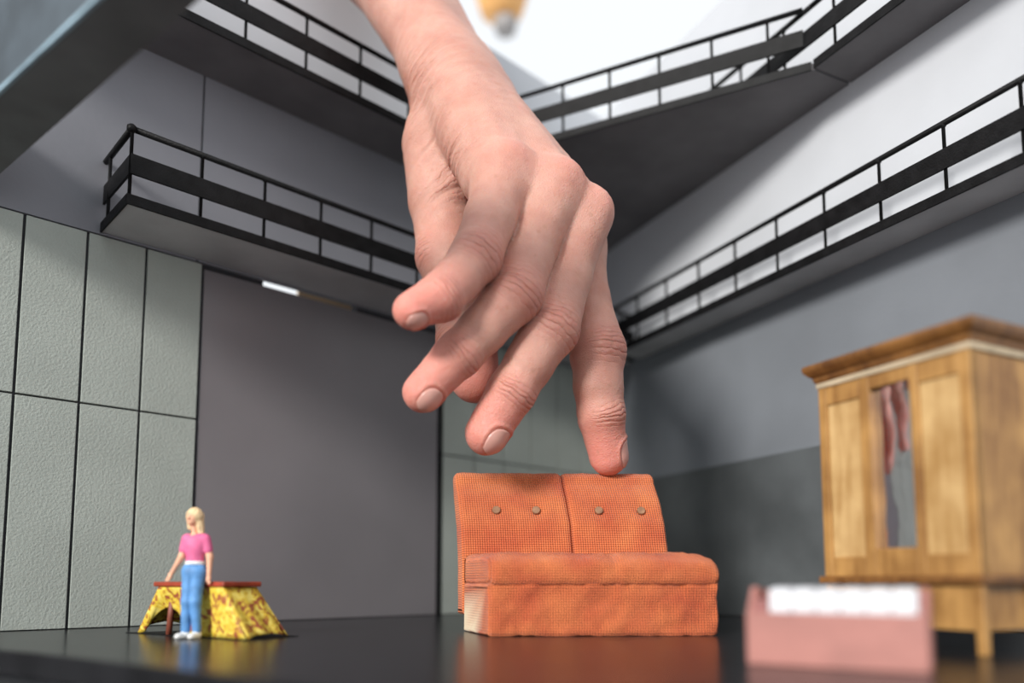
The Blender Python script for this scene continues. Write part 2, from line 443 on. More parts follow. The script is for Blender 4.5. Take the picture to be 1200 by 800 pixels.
# ------------------------------------------------------------------ balconies
def railing(root, fpt, t0, t1, posts, z, end=None):
    """fpt(t, inset, z) -> point on the front line; end: list of extra points for the return"""
    zr = z + 31
    for t in posts:
        pts = [fpt(t, .2, z + 3.4), fpt(t, .2, zr - 1.4), fpt(t, .2, zr - 1.2), fpt(t, .2, zr)]
        tube('post', pts, [.72, .72, 1.15, 1.15], 'black', root, 8)
    def board_(a, b, z0, z1, th, name):
        a = np.asarray(a[:2]); b = np.asarray(b[:2]); d = b - a; L = np.linalg.norm(d); d /= L; nn = np.array([-d[1], d[0]])
        box(name, a, d, nn, (0, -th / 2, z0), (L, th / 2, z1), 'black', root, .15)
    board_(fpt(t0, -.9, 0), fpt(t1, -.9, 0), z + 11.9, z + 20.2, 1.0, 'middle_board')
    tube('top_rail', [fpt(t0, .2, zr), fpt((t0 + t1) / 2, .2, zr + .1), fpt(t1, .2, zr)], 1.25, 'black', root, 10)
    if end is not None:
        ea, eb = end
        board_(ea, eb, z + 11.9, z + 20.2, 1.0, 'middle_board')
        tube('top_rail', [(ea[0], ea[1], zr), (eb[0], eb[1], zr)], 1.25, 'black', root, 10)
        # end post by the wall
        e = np.asarray(ea[:2]) + (np.asarray(eb[:2]) - np.asarray(ea[:2])) * .80
        tube('post', [(e[0], e[1], z + 3.4), (e[0], e[1], zr)], .72, 'black', root, 8)
        # knuckle where the rails meet
        c = fpt(t0, .2, zr)
        tube('rail_joint', [(c[0], c[1], zr - 1.6), (c[0], c[1], zr - .8), (c[0], c[1], zr + .9), (c[0], c[1], zr + 1.7)], [.9, 1.8, 1.8, .9], 'black', root, 10)

def balcony(name, label, fn, t0, t1, w, z, posts, soff, end=False, rail=None):
    root = thing(name, label, 'balcony', None, fn((t0 + t1) / 2, w / 2, z))
    P = [fn(t0, .05, 0)[:2], fn(t1, .05, 0)[:2], fn(t1, w - .8, 0)[:2], fn(t0, w - .8, 0)[:2]]
    prism('deck', P, z, z + 3.4, soff, root, .15)
    E = [fn(t0 - (.8 if end else 0), w - .8, 0)[:2], fn(t1, w - .8, 0)[:2], fn(t1, w, 0)[:2], fn(t0 - (.8 if end else 0), w, 0)[:2]]
    prism('edge_strip', E, z - .4, z + 4.0, 'black', root, .2)
    if end:
        E = [fn(t0 - .8, .05, 0)[:2], fn(t0, .05, 0)[:2], fn(t0, w - .8, 0)[:2], fn(t0 - .8, w - .8, 0)[:2]]
        prism('edge_strip', E, z - .4, z + 4.0, 'black', root, .2)
    f = lambda t, inset, zz: fn(t, w - .6 - inset, zz)
    railing(root, f, rail[0] if rail else t0, rail[1] if rail else t1, posts, z,
            (fn(t0 + .1, w - .8, 0), fn(t0 + .1, 0.6, 0)) if end else None)
    return root

balcony('balcony', 'lower balcony with black railing above the grey panel and sage tiles', lp, 27.6, CORNER_S - 11.5, 35, ZB,
        [27.9 + 27.8 * i for i in range(12)], 'soffit', True)
balcony('balcony', 'lower balcony with black railing running above the wooden wardrobe', rp, CORNER_A + 45, 66, 21.5, ZB,
        [12.5 - 29.1 * i for i in range(-1, 9)], 'soffit')
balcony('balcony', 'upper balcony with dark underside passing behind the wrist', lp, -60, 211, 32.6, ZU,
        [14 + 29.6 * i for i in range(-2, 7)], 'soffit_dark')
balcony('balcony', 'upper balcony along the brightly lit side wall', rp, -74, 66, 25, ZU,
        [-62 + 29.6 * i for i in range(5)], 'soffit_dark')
# corner platform
pd = np.array([.897, -.442]); pe = np.array([-.442, -.897])
PA = np.array([-17.0, 413.8]); PB = np.array([139.4, 336.2])
plat = thing('corner_platform', 'dark railed platform filling the upper back corner between the balconies', 'platform', None, (60, 430, ZU))
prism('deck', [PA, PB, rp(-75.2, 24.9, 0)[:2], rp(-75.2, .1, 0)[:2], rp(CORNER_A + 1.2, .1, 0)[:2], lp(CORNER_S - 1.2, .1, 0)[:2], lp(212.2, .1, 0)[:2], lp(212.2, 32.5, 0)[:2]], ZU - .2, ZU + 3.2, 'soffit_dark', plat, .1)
pl = np.linalg.norm(PB - PA); pdir = (PB - PA) / pl; pin = np.array([-pdir[1], pdir[0]])
fp = lambda t, inset, z: (*(PA + pdir * t + pin * inset), z)
prism('edge_strip', [fp(0, -.8, 0)[:2], fp(pl, -.8, 0)[:2], fp(pl, -.02, 0)[:2], fp(0, -.02, 0)[:2]], ZU - .5, ZU + 3.8, 'black', plat, .15)
railing(plat, fp, 0, pl - 3, [pl - 19 - 26.5 * i for i in range(6)], ZU)
railing(plat, lambda t, inset, z: rp(t, 24.4 - inset, z), -176, -74.05, [-91.6 - 29.6 * i for i in range(3)], ZU)

# wooden pendant hanging in the room beyond the model
pp = at(588, -10, 1150)
pend = thing('pendant_lamp', 'blurred amber wooden pendant hanging in the room beyond the walls', 'lamp', None, tuple(pp))
def lathe(name, prof, c, m, parent, n=28):
    V = []; Fc = []
    for r, z in prof:
        for k in range(n):
            t = 2 * math.pi * k / n; V.append((c[0] + r * math.cos(t), c[1] + r * math.sin(t), c[2] + z))
    for i in range(len(prof) - 1):
        for k in range(n): Fc.append((i * n + k, i * n + (k + 1) % n, (i + 1) * n + (k + 1) % n, (i + 1) * n + k))
    Fc.append(tuple(range(n))[::-1]); Fc.append(tuple(range((len(prof) - 1) * n, len(prof) * n)))
    o = link(name, mesh_from(name, V, Fc, True), m); keep(o, parent); return o
lathe('lamp_shade', [(12, -46), (34, -36), (43, -5), (46, 40), (44, 110), (30, 150), (8, 165)], pp, 'orange_far', pend)
lathe('lamp_socket', [(4, -74), (16, -70), (20, -52), (13, -45)], pp + np.array([6, 0, 0]), 'lampmetal', pend)
tube('lamp_cord', [pp + np.array([0, 0, 160]), pp + np.array([0, 0, 900])], 4, 'black', pend)

# ------------------------------------------------------------------ sofa
SO = np.array([-8.0, 268.0]); SWX = np.array([.9988, .049]); SDX = np.array([-.335, .942]); SWID = 81.2
def sofa_pt(a, b, c): q = SO + SWX * a + SDX * b; return np.array([q[0], q[1], c])
sofa = thing('sofa', 'miniature orange fabric sofa with buttoned back on the black floor', 'sofa', None, tuple(sofa_pt(SWID / 2, 20, 0)))
def fbm(x, y, z, s, o=3):
    v = 0; a = 1
    for i in range(o):
        v += a * mnoise.noise(Vector((x * s, y * s, z * s))); s *= 2; a *= .5
    return v
def loft(name, prof, a0, a1, na, roundw, disp, m, parent, bare=None, wob=None):
    """closed profile (b,c) swept along the sofa's width with rounded ends, then displaced along normals"""
    prof = np.asarray(prof, float); n = len(prof); cen = prof.mean(0)
    ts = []
    for i in range(5): th = math.pi / 2 * i / 4; ts.append((a0 + roundw * (1 - math.sin(th)), 1 - (1 - math.cos(th)) * 1.0))
    ts = [(a0 + roundw * (1 - math.cos(math.pi / 2 * i / 4)), roundw * (1 - math.sin(math.pi / 2 * i / 4))) for i in range(5)]
    ts += [(a0 + roundw + (a1 - a0 - 2 * roundw) * i / na, 0) for i in range(1, na)]
    ts += [(a1 - roundw * (1 - math.cos(math.pi / 2 * i / 4)), roundw * (1 - math.sin(math.pi / 2 * i / 4))) for i in range(4, -1, -1)]
    # profile normals (outward)
    nx = np.roll(prof, -1, 0) - np.roll(prof, 1, 0); nr = np.stack([nx[:, 1], -nx[:, 0]], 1); nr /= np.linalg.norm(nr, axis=1)[:, None]
    if ((prof - cen) * nr).sum() < 0: nr = -nr
    V = []; uvs = []; bar = []
    per = np.concatenate([[0], np.cumsum(np.linalg.norm(np.roll(prof, -1, 0) - prof, axis=1))])
    for (a, shr) in ts:
        pr = prof - nr * shr
        for k in range(n):
            b, c = pr[k]
            d = disp(a, b, c) if disp else 0
            bb, cc = b + nr[k, 0] * d, c + nr[k, 1] * d
            aa = a
            if wob: aa, bb, cc = wob(aa, bb, cc)
            V.append(sofa_pt(aa, bb, max(cc, 0.02))); uvs.append((a, per[k])); bar.append(bare(a, b, c) if bare else 0)
    Fc = []
    for i in range(len(ts) - 1):
        for k in range(n): Fc.append((i * n + k, (i + 1) * n + k, (i + 1) * n + (k + 1) % n, i * n + (k + 1) % n))
    Fc.append(tuple(range(n))); Fc.append(tuple(range((len(ts) - 1) * n, len(ts) * n))[::-1])
    me = mesh_from(name, V, Fc, True)
    bm = bmesh.new(); bm.from_mesh(me); bmesh.ops.recalc_face_normals(bm, faces=bm.faces); bm.to_mesh(me); bm.free()
    uvl = me.uv_layers.new(name='UVMap')
    for poly in me.polygons:
        for li in poly.loop_indices:
            vi = me.loops[li].vertex_index; u_, v_ = uvs[vi]
            if len(poly.vertices) > 4:      # end caps: use depth and height
                u_, v_ = V[vi][1], V[vi][2]
            uvl.data[li].uv = (u_, v_)
    at_ = me.attributes.new('bare', 'FLOAT', 'POINT'); at_.data.foreach_set('value', [float(x) for x in bar])
    o = link(name, me, m); keep(o, parent); return o

def dens(pts, step):
    out = []
    for i in range(len(pts)):
        p = np.array(pts[i]); q = np.array(pts[(i + 1) % len(pts)]); k = max(1, int(np.linalg.norm(q - p) / step))
        for j in range(k): out.append(p + (q - p) * j / k)
    return out
def arc(c, r, a0, a1, n=6): return [(c[0] + r * math.cos(math.radians(a0 + (a1 - a0) * i / n)), c[1] + r * math.sin(math.radians(a0 + (a1 - a0) * i / n))) for i in range(n + 1)]

def bare_seat(a, b, c):
    e = a - .2 - 1.0 * fbm(b, c, 1, .35)
    x = 1 - min(1, max(0, e / 1.2))
    x *= min(1, max(0, (b - 11) / 6.0)) * min(1, max(0, (15 - c + 4 * fbm(b, c, 5, .2)) / 3))
    return x
# base block
prof = dens([(0.6, 0.02), (0.6, 18.5), (32, 18.5), (32, 0.02)], 1.6)
loft('seat_base', prof, 0, SWID, 50, 1.4,
     lambda a, b, c: 1.0 * fbm(a, c, b, .13) + .55 * fbm(a * 2, c, 3, .22) if b < 4 else .2 * fbm(b, c, a, .2), 'fabric', sofa, bare_seat)
# seat cushion with its overhanging lip
prof = dens([(4, 17.2), (1.0, 17.6), (-.4, 18.3), (-1.0, 19.6), (-1.1, 23)] + arc((5.0, 23), 6.1, 180, 90, 7)[1:] + [(33, 29.2), (33, 17.2)], 1.5)
def seat_d(a, b, c):
    d = .55 * fbm(a, c, b, .15) + .3 * fbm(a, c, b, .45)
    d -= .7 * math.exp(-((a - 44) / 1.3) ** 2) * (1 if c > 22 else .4)
    if c < 18.2: d *= .3
    return d
def seat_w(a, b, c):
    # the far end of the cushion droops into a soft corner
    t = max(0, (a - 70) / 11.2); return a, b, c - (1.9 * t * t if c > 21 else 0)
loft('seat_cushion', prof, .2, SWID + .3, 54, 2.6, seat_d, 'fabric', sofa, bare_seat, seat_w)
# two back cushions, leaning and curling backwards
front = [(32.2, 6), (32.4, 18), (33.2, 30), (35.4, 42), (39.4, 52.5), (43.2, 59.2)]
top = arc((47.0, 59.5), 3.8, 160, 10, 6)
back = [(48.8, 52), (44.5, 40), (42.2, 28), (41.5, 6)]
prof_back = dens(front + top + back, 1.7)
def back_disp(c0):
    def d(a, b, c):
        v = .22 * fbm(a, c, b, .15) + .12 * fbm(a, c, 9, .5)
        for ba in BTN:
            r2 = (a - ba) ** 2 + ((c - 47.2) * 1.0) ** 2
            if b < 44: v -= .8 * math.exp(-r2 / 5)
        return v
    return d
BA0, BA1, SEAM = 0.0, 81.6, 43.6
BTN = (14.2, 30.0, 55.2, 72.2)
bc1 = loft('back_cushion', prof_back, BA0, SEAM - .05, 34, 2.2, back_disp(0), 'fabric', sofa)
bc2 = loft('back_cushion', prof_back, SEAM + .05, BA1, 30, 2.2, back_disp(1), 'fabric', sofa)
for i, ba in enumerate(BTN):
    # bronze stud on the front of the back cushion
    fz = 47.2; fb = 37.0
    c = sofa_pt(ba, fb, fz); nd = np.array([SDX[0] * .12, -SDX[1], .33]); nd = np.array([0.04, -.94, .34]); nd /= np.linalg.norm(nd)
    V, Fc = tube_geo([c - nd * 1.2, c + nd * .1, c + nd * .4, c + nd * .42, c + nd * .2], [1.7, 1.7, 1.5, 1.1, .95], 18)
    o = link('button', mesh_from('button', V, Fc), 'button'); par = bc1 if i < 2 else bc2
    o.parent = par; o.matrix_parent_inverse = par.matrix_parent_inverse.copy() if False else Matrix.Identity(4)

# ------------------------------------------------------------------ wardrobe
C0 = np.array([120.6, 197.6]); CA = np.array([-.442, .897]); CB = np.array([.897, .442])
wd = thing('wardrobe', 'miniature golden oak wardrobe with moulded cornice and narrow mirror', 'wardrobe', None, (C0[0] + 2, C0[1] + 30, 0))
def cb(name, lo, hi, m, bev=.25, par=None):
    o = box(name, C0, CA, CB, lo, hi, m, None, bev)
    if par is None: keep(o, wd)
    else: o.parent = par
    return o
WA, WB = 50.0, 26.0
cb('carcass', (.5, 2.7, 20.6), (WA - .5, WB, 82), 'oak')
cb('base_moulding', (-1.4, -1.4, 18.4), (WA + 1.4, WB + .6, 20.6), 'oak_dark', .5)
cb('plinth', (2.2, .9, 6.2), (WA - .6, WB - .6, 18.5), 'oak')
for a_, b_ in ((.2, 0), (WA - 2.6, 0), (.2, WB - 2.6), (WA - 2.6, WB - 2.6)):
    cb('leg', (a_, b_, 0.02), (a_ + 2.5, b_ + 2.5, 18.4), 'oak', .4)
# stiles, rails, panels on the front
ZF0, ZF1 = 20.6, 80.4
for s0, s1 in ((0, 3.4), (15.4, 18.0), (31.2, 34.8), (47.0, WA)):
    cb('stile', (s0, -.1, ZF0), (s1, 2.9, ZF1), 'oak', .3)
for s0, s1 in ((3.4, 15.4), (18.0, 31.2), (34.8, 47.0)):
    cb('rail', (s0, .15, 74.6 if s0 != 18.0 else 76.4), (s1, 2.9, ZF1), 'oak', .2)
    cb('rail', (s0, .15, ZF0), (s1, 2.9, 28.6 if s0 == 18.0 else 26.4), 'oak', .2)
for s0, s1 in ((3.4, 15.4), (34.8, 47.0)):
    p_ = cb('door_panel', (s0, .75, 26.3), (s1, 2.9, 74.7), 'oak_pale', .3)
V = []; Fc = []; NA, NZ = 14, 30      # the mirror foil is bowed and slightly wavy
for i in range(NA + 1):
    for j in range(NZ + 1):
        a_ = 18.0 + 13.2 * i / NA; z_ = 28.5 + 48 * j / NZ
        b_ = 1.15 + .25 * ((a_ - 24.6) / 6.6) ** 2 + .05 * math.sin(z_ * .33) + .82 * (a_ - 24.6) / 6.6
        q_ = C0 + CA * a_ + CB * b_; V.append((q_[0], q_[1], z_))
for i in range(NA):
    for j in range(NZ): k = i * (NZ + 1) + j; Fc.append((k, k + 1, k + NZ + 2, k + NZ + 1))
mi = link('mirror', mesh_from('mirror', V, Fc, True), 'mirror'); keep(mi, wd)
mi['label'] = 'narrow mirror pane in the wardrobe front'
cb('side_stile', (0, 0, ZF0), (1.2, 3.6, ZF1), 'oak', .3)
cb('side_panel', (.35, 3.6, ZF0), (1.2, WB, ZF1), 'oak', .2)
# cornice: stepped moulding swept round front and sides
cb('cornice_strip', (-.5, -.5, 80.4), (WA + .5, WB + .4, 82.2), 'worn', .3)
cor = []
def cornice():
    prof = [(0.4, 82.2), (1.0, 83.0), (1.1, 84.0), (2.0, 84.6), (3.0, 85.8), (3.3, 86.4), (3.4, 87.2), (3.2, 88.0)]
    V = []; Fc = []
    for d, z in prof:
        for a, b in ((-d, -d), (WA + d, -d), (WA + d, WB + d * .4), (-d, WB + d * .4)):
            q_ = C0 + CA * a + CB * b; V.append((q_[0], q_[1], z))
    for i in range(len(prof) - 1):
        for k in range(4): Fc.append((i * 4 + k, i * 4 + (k + 1) % 4, i * 4 + 4 + (k + 1) % 4, i * 4 + 4 + k))
    Fc.append((0, 1, 2, 3)); t = (len(prof) - 1) * 4; Fc.append((t + 3, t + 2, t + 1, t))
    me = mesh_from('cornice', V, Fc); bm = bmesh.new(); bm.from_mesh(me); bmesh.ops.recalc_face_normals(bm, faces=bm.faces); bm.to_mesh(me); bm.free()
    keep(link('cornice', me, 'oak_dark'), wd)
cornice()

# ------------------------------------------------------------------ pink box with white slabs
K0 = np.array([54.6, 181.0]); KA = np.array([.853, -.522]); KB = np.array([.522, .853]); KW = 37.6
pk = thing('pink_box', 'small salmon pink open box filled with white slabs before the wardrobe', 'box', None, (K0[0] + 20, K0[1], 0))
def kb(name, lo, hi, m, bev=.3):
    o = box(name, K0, KA, KB, lo, hi, m, None, bev); keep(o, pk); return o
kb('front_panel', (0, 0, .02), (KW, 1.6, 12.0), 'pink')
kb('back_panel', (0, 13.5, .02), (KW, 15, 17.0), 'pink')
kb('bottom', (1.6, 1.6, .02), (KW - 1.6, 13.5, 1.6), 'pink_dark', .1)
for s0 in (0, KW - 1.6):
    # side cheeks rise towards the back
    V = []
    for a_ in (s0, s0 + 1.6):
        for b_, z_ in ((1.6, .02), (13.5, .02), (13.5, 17.2), (5.5, 17.8), (1.6, 13.0)):
            q_ = K0 + KA * a_ + KB * b_; V.append((q_[0], q_[1], z_))
    Fc = [(0, 1, 2, 3, 4), (9, 8, 7, 6, 5)] + [(i, (i + 1) % 5, 5 + (i + 1) % 5, 5 + i) for i in range(5)]
    me = mesh_from('side_panel', V, Fc); bm = bmesh.new(); bm.from_mesh(me); bmesh.ops.recalc_face_normals(bm, faces=bm.faces)
    bmesh.ops.bevel(bm, geom=bm.edges[:], offset=.25 * U, segments=2, affect='EDGES'); bm.to_mesh(me); bm.free()
    keep(link('side_panel', me, 'pink'), pk)
kb('divider', (1.6, 1.6, 1.6), (4.6, 3.0, 15.0), 'pink_dark', .3)
for i in range(6):
    s0 = 4.9 + i * 5.15
    V = []
    for a_ in (s0, s0 + 4.92):
        for b_, z_ in ((1.8, 4.0), (1.8, 12.6), (2.6, 17.4), (9.0, 17.9), (9.0, 4.0)):
            q_ = K0 + KA * a_ + KB * b_; V.append((q_[0], q_[1], z_))
    Fc = [(0, 1, 2, 3, 4), (9, 8, 7, 6, 5)] + [(j, (j + 1) % 5, 5 + (j + 1) % 5, 5 + j) for j in range(5)]
    me = mesh_from('white_slab', V, Fc); bm = bmesh.new(); bm.from_mesh(me); bmesh.ops.recalc_face_normals(bm, faces=bm.faces)
    bmesh.ops.bevel(bm, geom=bm.edges[:], offset=.3 * U, segments=2, affect='EDGES'); bm.to_mesh(me); bm.free()
    keep(link('white_slab', me, 'whitekey'), pk)
kb('inner_support', (4.9, 9.1, 1.6), (KW - 1.6, 13.4, 6), 'pink_dark', .1)

# ------------------------------------------------------------------ table with yellow cloth
TA = np.array([.852, -.523]); TB = np.array([.523, .852]); TC = np.array([-107.5, 272.0])
tb = thing('table', 'miniature table with red top and flaring yellow patterned cloth beside the tiled wall', 'table', None, (TC[0], TC[1], 0))
box('table_top', TC, TA, TB, (-19, -8, 17.2), (19, 8, 18.9), 'red_top', tb, .4)
box('under_frame', TC, TA, TB, (-15.5, -5, 14.6), (15.5, 5, 17.2), 'brown_leg', tb, .3)
for sa in (-1, 1):
    for sb in (-1, 1):
        p0 = TC + TA * sa * 13.5 + TB * sb * 3.6; p1 = TC + TA * sa * 14.5 + TB * sb * 4.2
        tube('leg', [(p1[0], p1[1], 0.02), (p0[0], p0[1], 15)], [1.0, 1.3], 'brown_leg', tb, 10)
def tp(a, b): return TC + TA * a + TB * b
prism('base_plate', [(-143, 287.5), (-86, 249.5), (-74, 269.5), tp(-28, 16)], .02, .24, 'black', tb)
def cloth_side(pa, pb, qa, qb, arch, a0=0, a1=1, nm='cloth_panel', nseg=28, nv=10):
    """hanging cloth between top edge pa-pb and floor corners qa-qb, its hem raised in an arch"""
    V = []; Fc = []
    for i in range(nseg + 1):
        t = i / nseg
        top_ = np.array([*(pa + (pb - pa) * t), 17.0]); 
        bow = math.sin(math.pi * min(1, max(0, (t - a0) / (a1 - a0))))
        foot = np.array([*(qa + (qb - qa) * t), 0.25 + arch * bow ** .7])
        for j in range(nv + 1):
            s = j / nv
            p = top_ + (foot - top_) * s
            p[2] += 0.0
            p[:2] -= (p[:2] - TC) / 20 * bow * arch * .06 * s
            p[:2] += (p[:2] - TC) / 20 * .5 * math.sin(t * 16 + 1) * s * (1 - .3 * bow)
            V.append(p)
    W = nv + 1
    for i in range(nseg):
        for j in range(nv): Fc.append((i * W + j, i * W + j + 1, (i + 1) * W + j + 1, (i + 1) * W + j))
    me = mesh_from(nm, V, Fc, True)
    o = link(nm, me, 'cloth'); keep(o, tb)
    sm = o.modifiers.new('thickness', 'SOLIDIFY'); sm.thickness = .5 * U; sm.offset = 0
    return o
ct = [tp(-17.3, -6.9), tp(17.3, -6.9), tp(17.3, 6.9), tp(-17.3, 6.9)]
cf = [np.array([-137.5, 286.5]), np.array([-86.0, 252.6]), np.array([-78.5, 269.5]), tp(-27, 14)]
cloth_side(ct[0], ct[1], cf[0], cf[1], 9.5, .07, .50)
cloth_side(ct[1], ct[2], cf[1], cf[2], 1.2)
cloth_side(ct[2], ct[3], cf[2], cf[3], 4.0)
cloth_side(ct[3], ct[0], cf[3], cf[0], 4.0)

# ------------------------------------------------------------------ signed-distance modelling
def sd_cone(P, a, b, r0, r1, flat=None):
    a = np.asarray(a, np.float32); b = np.asarray(b, np.float32); ab = b - a
    t = np.clip(((P - a) @ ab) / (ab @ ab), 0, 1)
    q = P - a - t[:, None] * ab
    return np.sqrt((q * q).sum(1)) - (r0 + (r1 - r0) * t)
def sd_ell(P, c, R, axes):
    """ellipsoid with orthonormal axes rows"""
    q = (P - np.asarray(c, np.float32)) @ np.asarray(axes, np.float32).T
    R = np.asarray(R, np.float32)
    k0 = np.sqrt(((q / R) ** 2).sum(1)); k1 = np.sqrt(((q / (R * R)) ** 2).sum(1)) + 1e-6
    return k0 * (k0 - 1) / k1
def smin(a, b, k):
    h_ = np.maximum(k - np.abs(a - b), 0) / k
    return np.minimum(a, b) - h_ * h_ * k * .25

def surface(field, lo, hi, step, coarse=5, margin=1.0):
    lo = np.asarray(lo, np.float32); hi = np.asarray(hi, np.float32)
    nc = np.ceil((hi - lo) / (step * coarse)).astype(int)
    nf = nc * coarse
    ax = [lo[i] + step * np.arange(nf[i], dtype=np.float32) for i in range(3)]
    axc = [lo[i] + step * (coarse * np.arange(nc[i], dtype=np.float32) + (coarse - 1) / 2) for i in range(3)]
    C = np.stack(np.meshgrid(*axc, indexing='ij'), -1).reshape(-1, 3).astype(np.float32)
    dc = field(C).reshape(nc)
    D = np.repeat(np.repeat(np.repeat(dc, coarse, 0), coarse, 1), coarse, 2).astype(np.float32)
    mask = np.abs(D) < step * coarse * 1.0 + margin
    idx = np.argwhere(mask)
    P = lo + idx.astype(np.float32) * step
    vals = np.empty(len(P), np.float32)
    for i in range(0, len(P), 400000): vals[i:i + 400000] = field(P[i:i + 400000])
    D[mask] = vals
    S = D < 0
    c = S[:-1, :-1, :-1].astype(np.int8)
    tot = np.zeros_like(c)
    for dx in (0, 1):
        for dy in (0, 1):
            for dz in (0, 1): tot += S[dx:S.shape[0] - 1 + dx, dy:S.shape[1] - 1 + dy, dz:S.shape[2] - 1 + dz]
    act = (tot > 0) & (tot < 8)
    ids = -np.ones(act.shape, np.int64)
    cells = np.argwhere(act); ids[act] = np.arange(len(cells))
    acc = np.zeros((len(cells), 3)); cnt = np.zeros(len(cells))
    corners = [(x, y, z) for x in (0, 1) for y in (0, 1) for z in (0, 1)]
    for i, a_ in enumerate(corners):
        for b_ in corners[i + 1:]:
            if sum(abs(a_[k] - b_[k]) for k in range(3)) != 1: continue
            va = D[cells[:, 0] + a_[0], cells[:, 1] + a_[1], cells[:, 2] + a_[2]]
            vb = D[cells[:, 0] + b_[0], cells[:, 1] + b_[1], cells[:, 2] + b_[2]]
            x = (va < 0) != (vb < 0)
            t = np.where(x, va / np.where(x, va - vb, 1), 0)
            pos = np.array(a_) + t[:, None] * (np.array(b_) - np.array(a_))
            acc[x] += pos[x]; cnt[x] += 1
    V = lo + (cells + acc / cnt[:, None]) * step
    quads = []
    for ax_ in range(3):
        o1, o2 = [(1, 2), (2, 0), (0, 1)][ax_]
        sl0 = [slice(0, None)] * 3; sl1 = [slice(0, None)] * 3
        sl0[ax_] = slice(0, -1); sl1[ax_] = slice(1, None)
        E0 = S[tuple(sl0)]; E1 = S[tuple(sl1)]
        ch = np.argwhere(E0 != E1)
        ok = (ch[:, o1] > 0) & (ch[:, o2] > 0) & (ch[:, o1] < S.shape[o1] - 1) & (ch[:, o2] < S.shape[o2] - 1)
        ch = ch[ok]
        def cid(d1, d2):
            c_ = ch.copy(); c_[:, o1] -= d1; c_[:, o2] -= d2
            return ids[c_[:, 0], c_[:, 1], c_[:, 2]]
        q4 = np.stack([cid(1, 1), cid(0, 1), cid(0, 0), cid(1, 0)], 1)
        inside = E0[ch[:, 0], ch[:, 1], ch[:, 2]]
        q4[~inside] = q4[~inside][:, ::-1]
        quads.append(q4)
    Q = np.concatenate(quads); Q = Q[(Q >= 0).all(1)]
    return V, Q
def grad(field, P, e):
    g = np.zeros_like(P)
    for i in range(3):
        d = np.zeros(3, P.dtype); d[i] = e
        g[:, i] = field(P + d) - field(P - d)
    return g / np.maximum(np.linalg.norm(g, axis=1), 1e-9)[:, None]
def relax(V, Q, it=2, f=.5):
    n = len(V)
    for _ in range(it):
        acc = np.zeros_like(V); cnt = np.zeros(n)
        for a_, b_ in ((0, 1), (1, 2), (2, 3), (3, 0)):
            np.add.at(acc, Q[:, a_], V[Q[:, b_]]); np.add.at(cnt, Q[:, a_], 1)
            np.add.at(acc, Q[:, b_], V[Q[:, a_]]); np.add.at(cnt, Q[:, b_], 1)
        V = V * (1 - f) + f * acc / np.maximum(cnt, 1)[:, None]
    return V
def sdf_mesh(name, field, lo, hi, step, smooth_it=2, proj=2, coarse=5, margin=1.0):
    V, Q = surface(field, lo, hi, step, coarse, margin)
    V = relax(V, Q, smooth_it).astype(np.float32)
    for _ in range(proj):
        V = V - grad(field, V, step * .3) * np.clip(field(V), -step, step)[:, None]
    me = bpy.data.meshes.new(name)
    me.vertices.add(len(V)); me.vertices.foreach_set('co', (V * U).astype(np.float32).ravel())
    me.loops.add(len(Q) * 4); me.loops.foreach_set('vertex_index', Q.astype(np.int32).ravel())
    me.polygons.add(len(Q)); me.polygons.foreach_set('loop_start', np.arange(0, len(Q) * 4, 4, dtype=np.int32))
    me.polygons.foreach_set('use_smooth', np.ones(len(Q), bool))
    me.update(calc_edges=True); me.validate()
    return me, V

# ------------------------------------------------------------------ figurine
FX, FY = -106.6, 258.6
def fg(x, y, z): return np.array([FX + x, FY + y, z], np.float32)
fig = thing('woman_figurine', 'painted miniature woman in pink shirt and blue jeans standing by the yellow table', 'figurine', None, (FX, FY, 0))
EYE = np.eye(3)
HEAD = fg(-.9, -.3, 40.6)
def f_legs(P, g=0):
    d = None
    for hip, knee, ank, sgn in ((fg(-1.4, 0, 22), fg(-1.7, -.6, 12.2), fg(-2.3, .3, 2.4), -1), (fg(1.3, 0, 22), fg(1.0, -.7, 12.2), fg(1.5, .2, 2.4), 1)):
        a_ = smin(sd_cone(P, hip, knee, 2.35 + g, 1.7 + g), sd_cone(P, knee, ank, 1.7 + g, 1.25 + g), .8)
        d = a_ if d is None else np.minimum(d, a_)
    d = smin(d, sd_ell(P, fg(0, .1, 22.6), (3.7 + g, 2.6 + g, 3.0 + g), EYE), 1.2)
    return d
def f_torso(P, g=0):
    d = sd_ell(P, fg(.1, 0, 26.2), (2.75 + g, 2.0 + g, 3.8 + g), EYE)
    d = smin(d, sd_ell(P, fg(.1, -.2, 31), (3.5 + g, 2.35 + g, 3.9 + g), EYE), 1.6)
    d = smin(d, sd_cone(P, fg(-2.3, 0, 33.2), fg(2.5, 0, 33.2), 1.45 + g, 1.45 + g), 1.4)
    return d
ARM = [(fg(-2.9, 0, 33.2), fg(-4.3, -.2, 27.4), fg(-7.6, .6, 22.0)), (fg(3.3, 0, 33.2), fg(5.1, -.1, 27.2), fg(5.3, -.9, 21.5))]
def f_arms(P):
    d = None
    for i, (s, e, w) in enumerate(ARM):
        a_ = smin(sd_cone(P, s, e, 1.35, 1.1), sd_cone(P, e, w, 1.1, .75), .5)
        hd = (w - e) / np.linalg.norm(w - e)
        a_ = smin(a_, sd_ell(P, w + hd * 1.5, (.85, .6, 1.3), EYE), .6)
        for k in range(4): a_ = np.minimum(a_, sd_cone(P, w + hd * 2.0 + np.array([(k - 1.5) * .38, 0, 0], np.float32), w + hd * 3.3 + np.array([(k - 1.5) * .42, -.2, 0], np.float32), .26, .2))
        a_ = smin(a_, sd_cone(P, w + hd * .6, w + hd * 2.0 + np.array([.5, -.7, 0], np.float32), .3, .24), .2)
        d = a_ if d is None else np.minimum(d, a_)
    return d
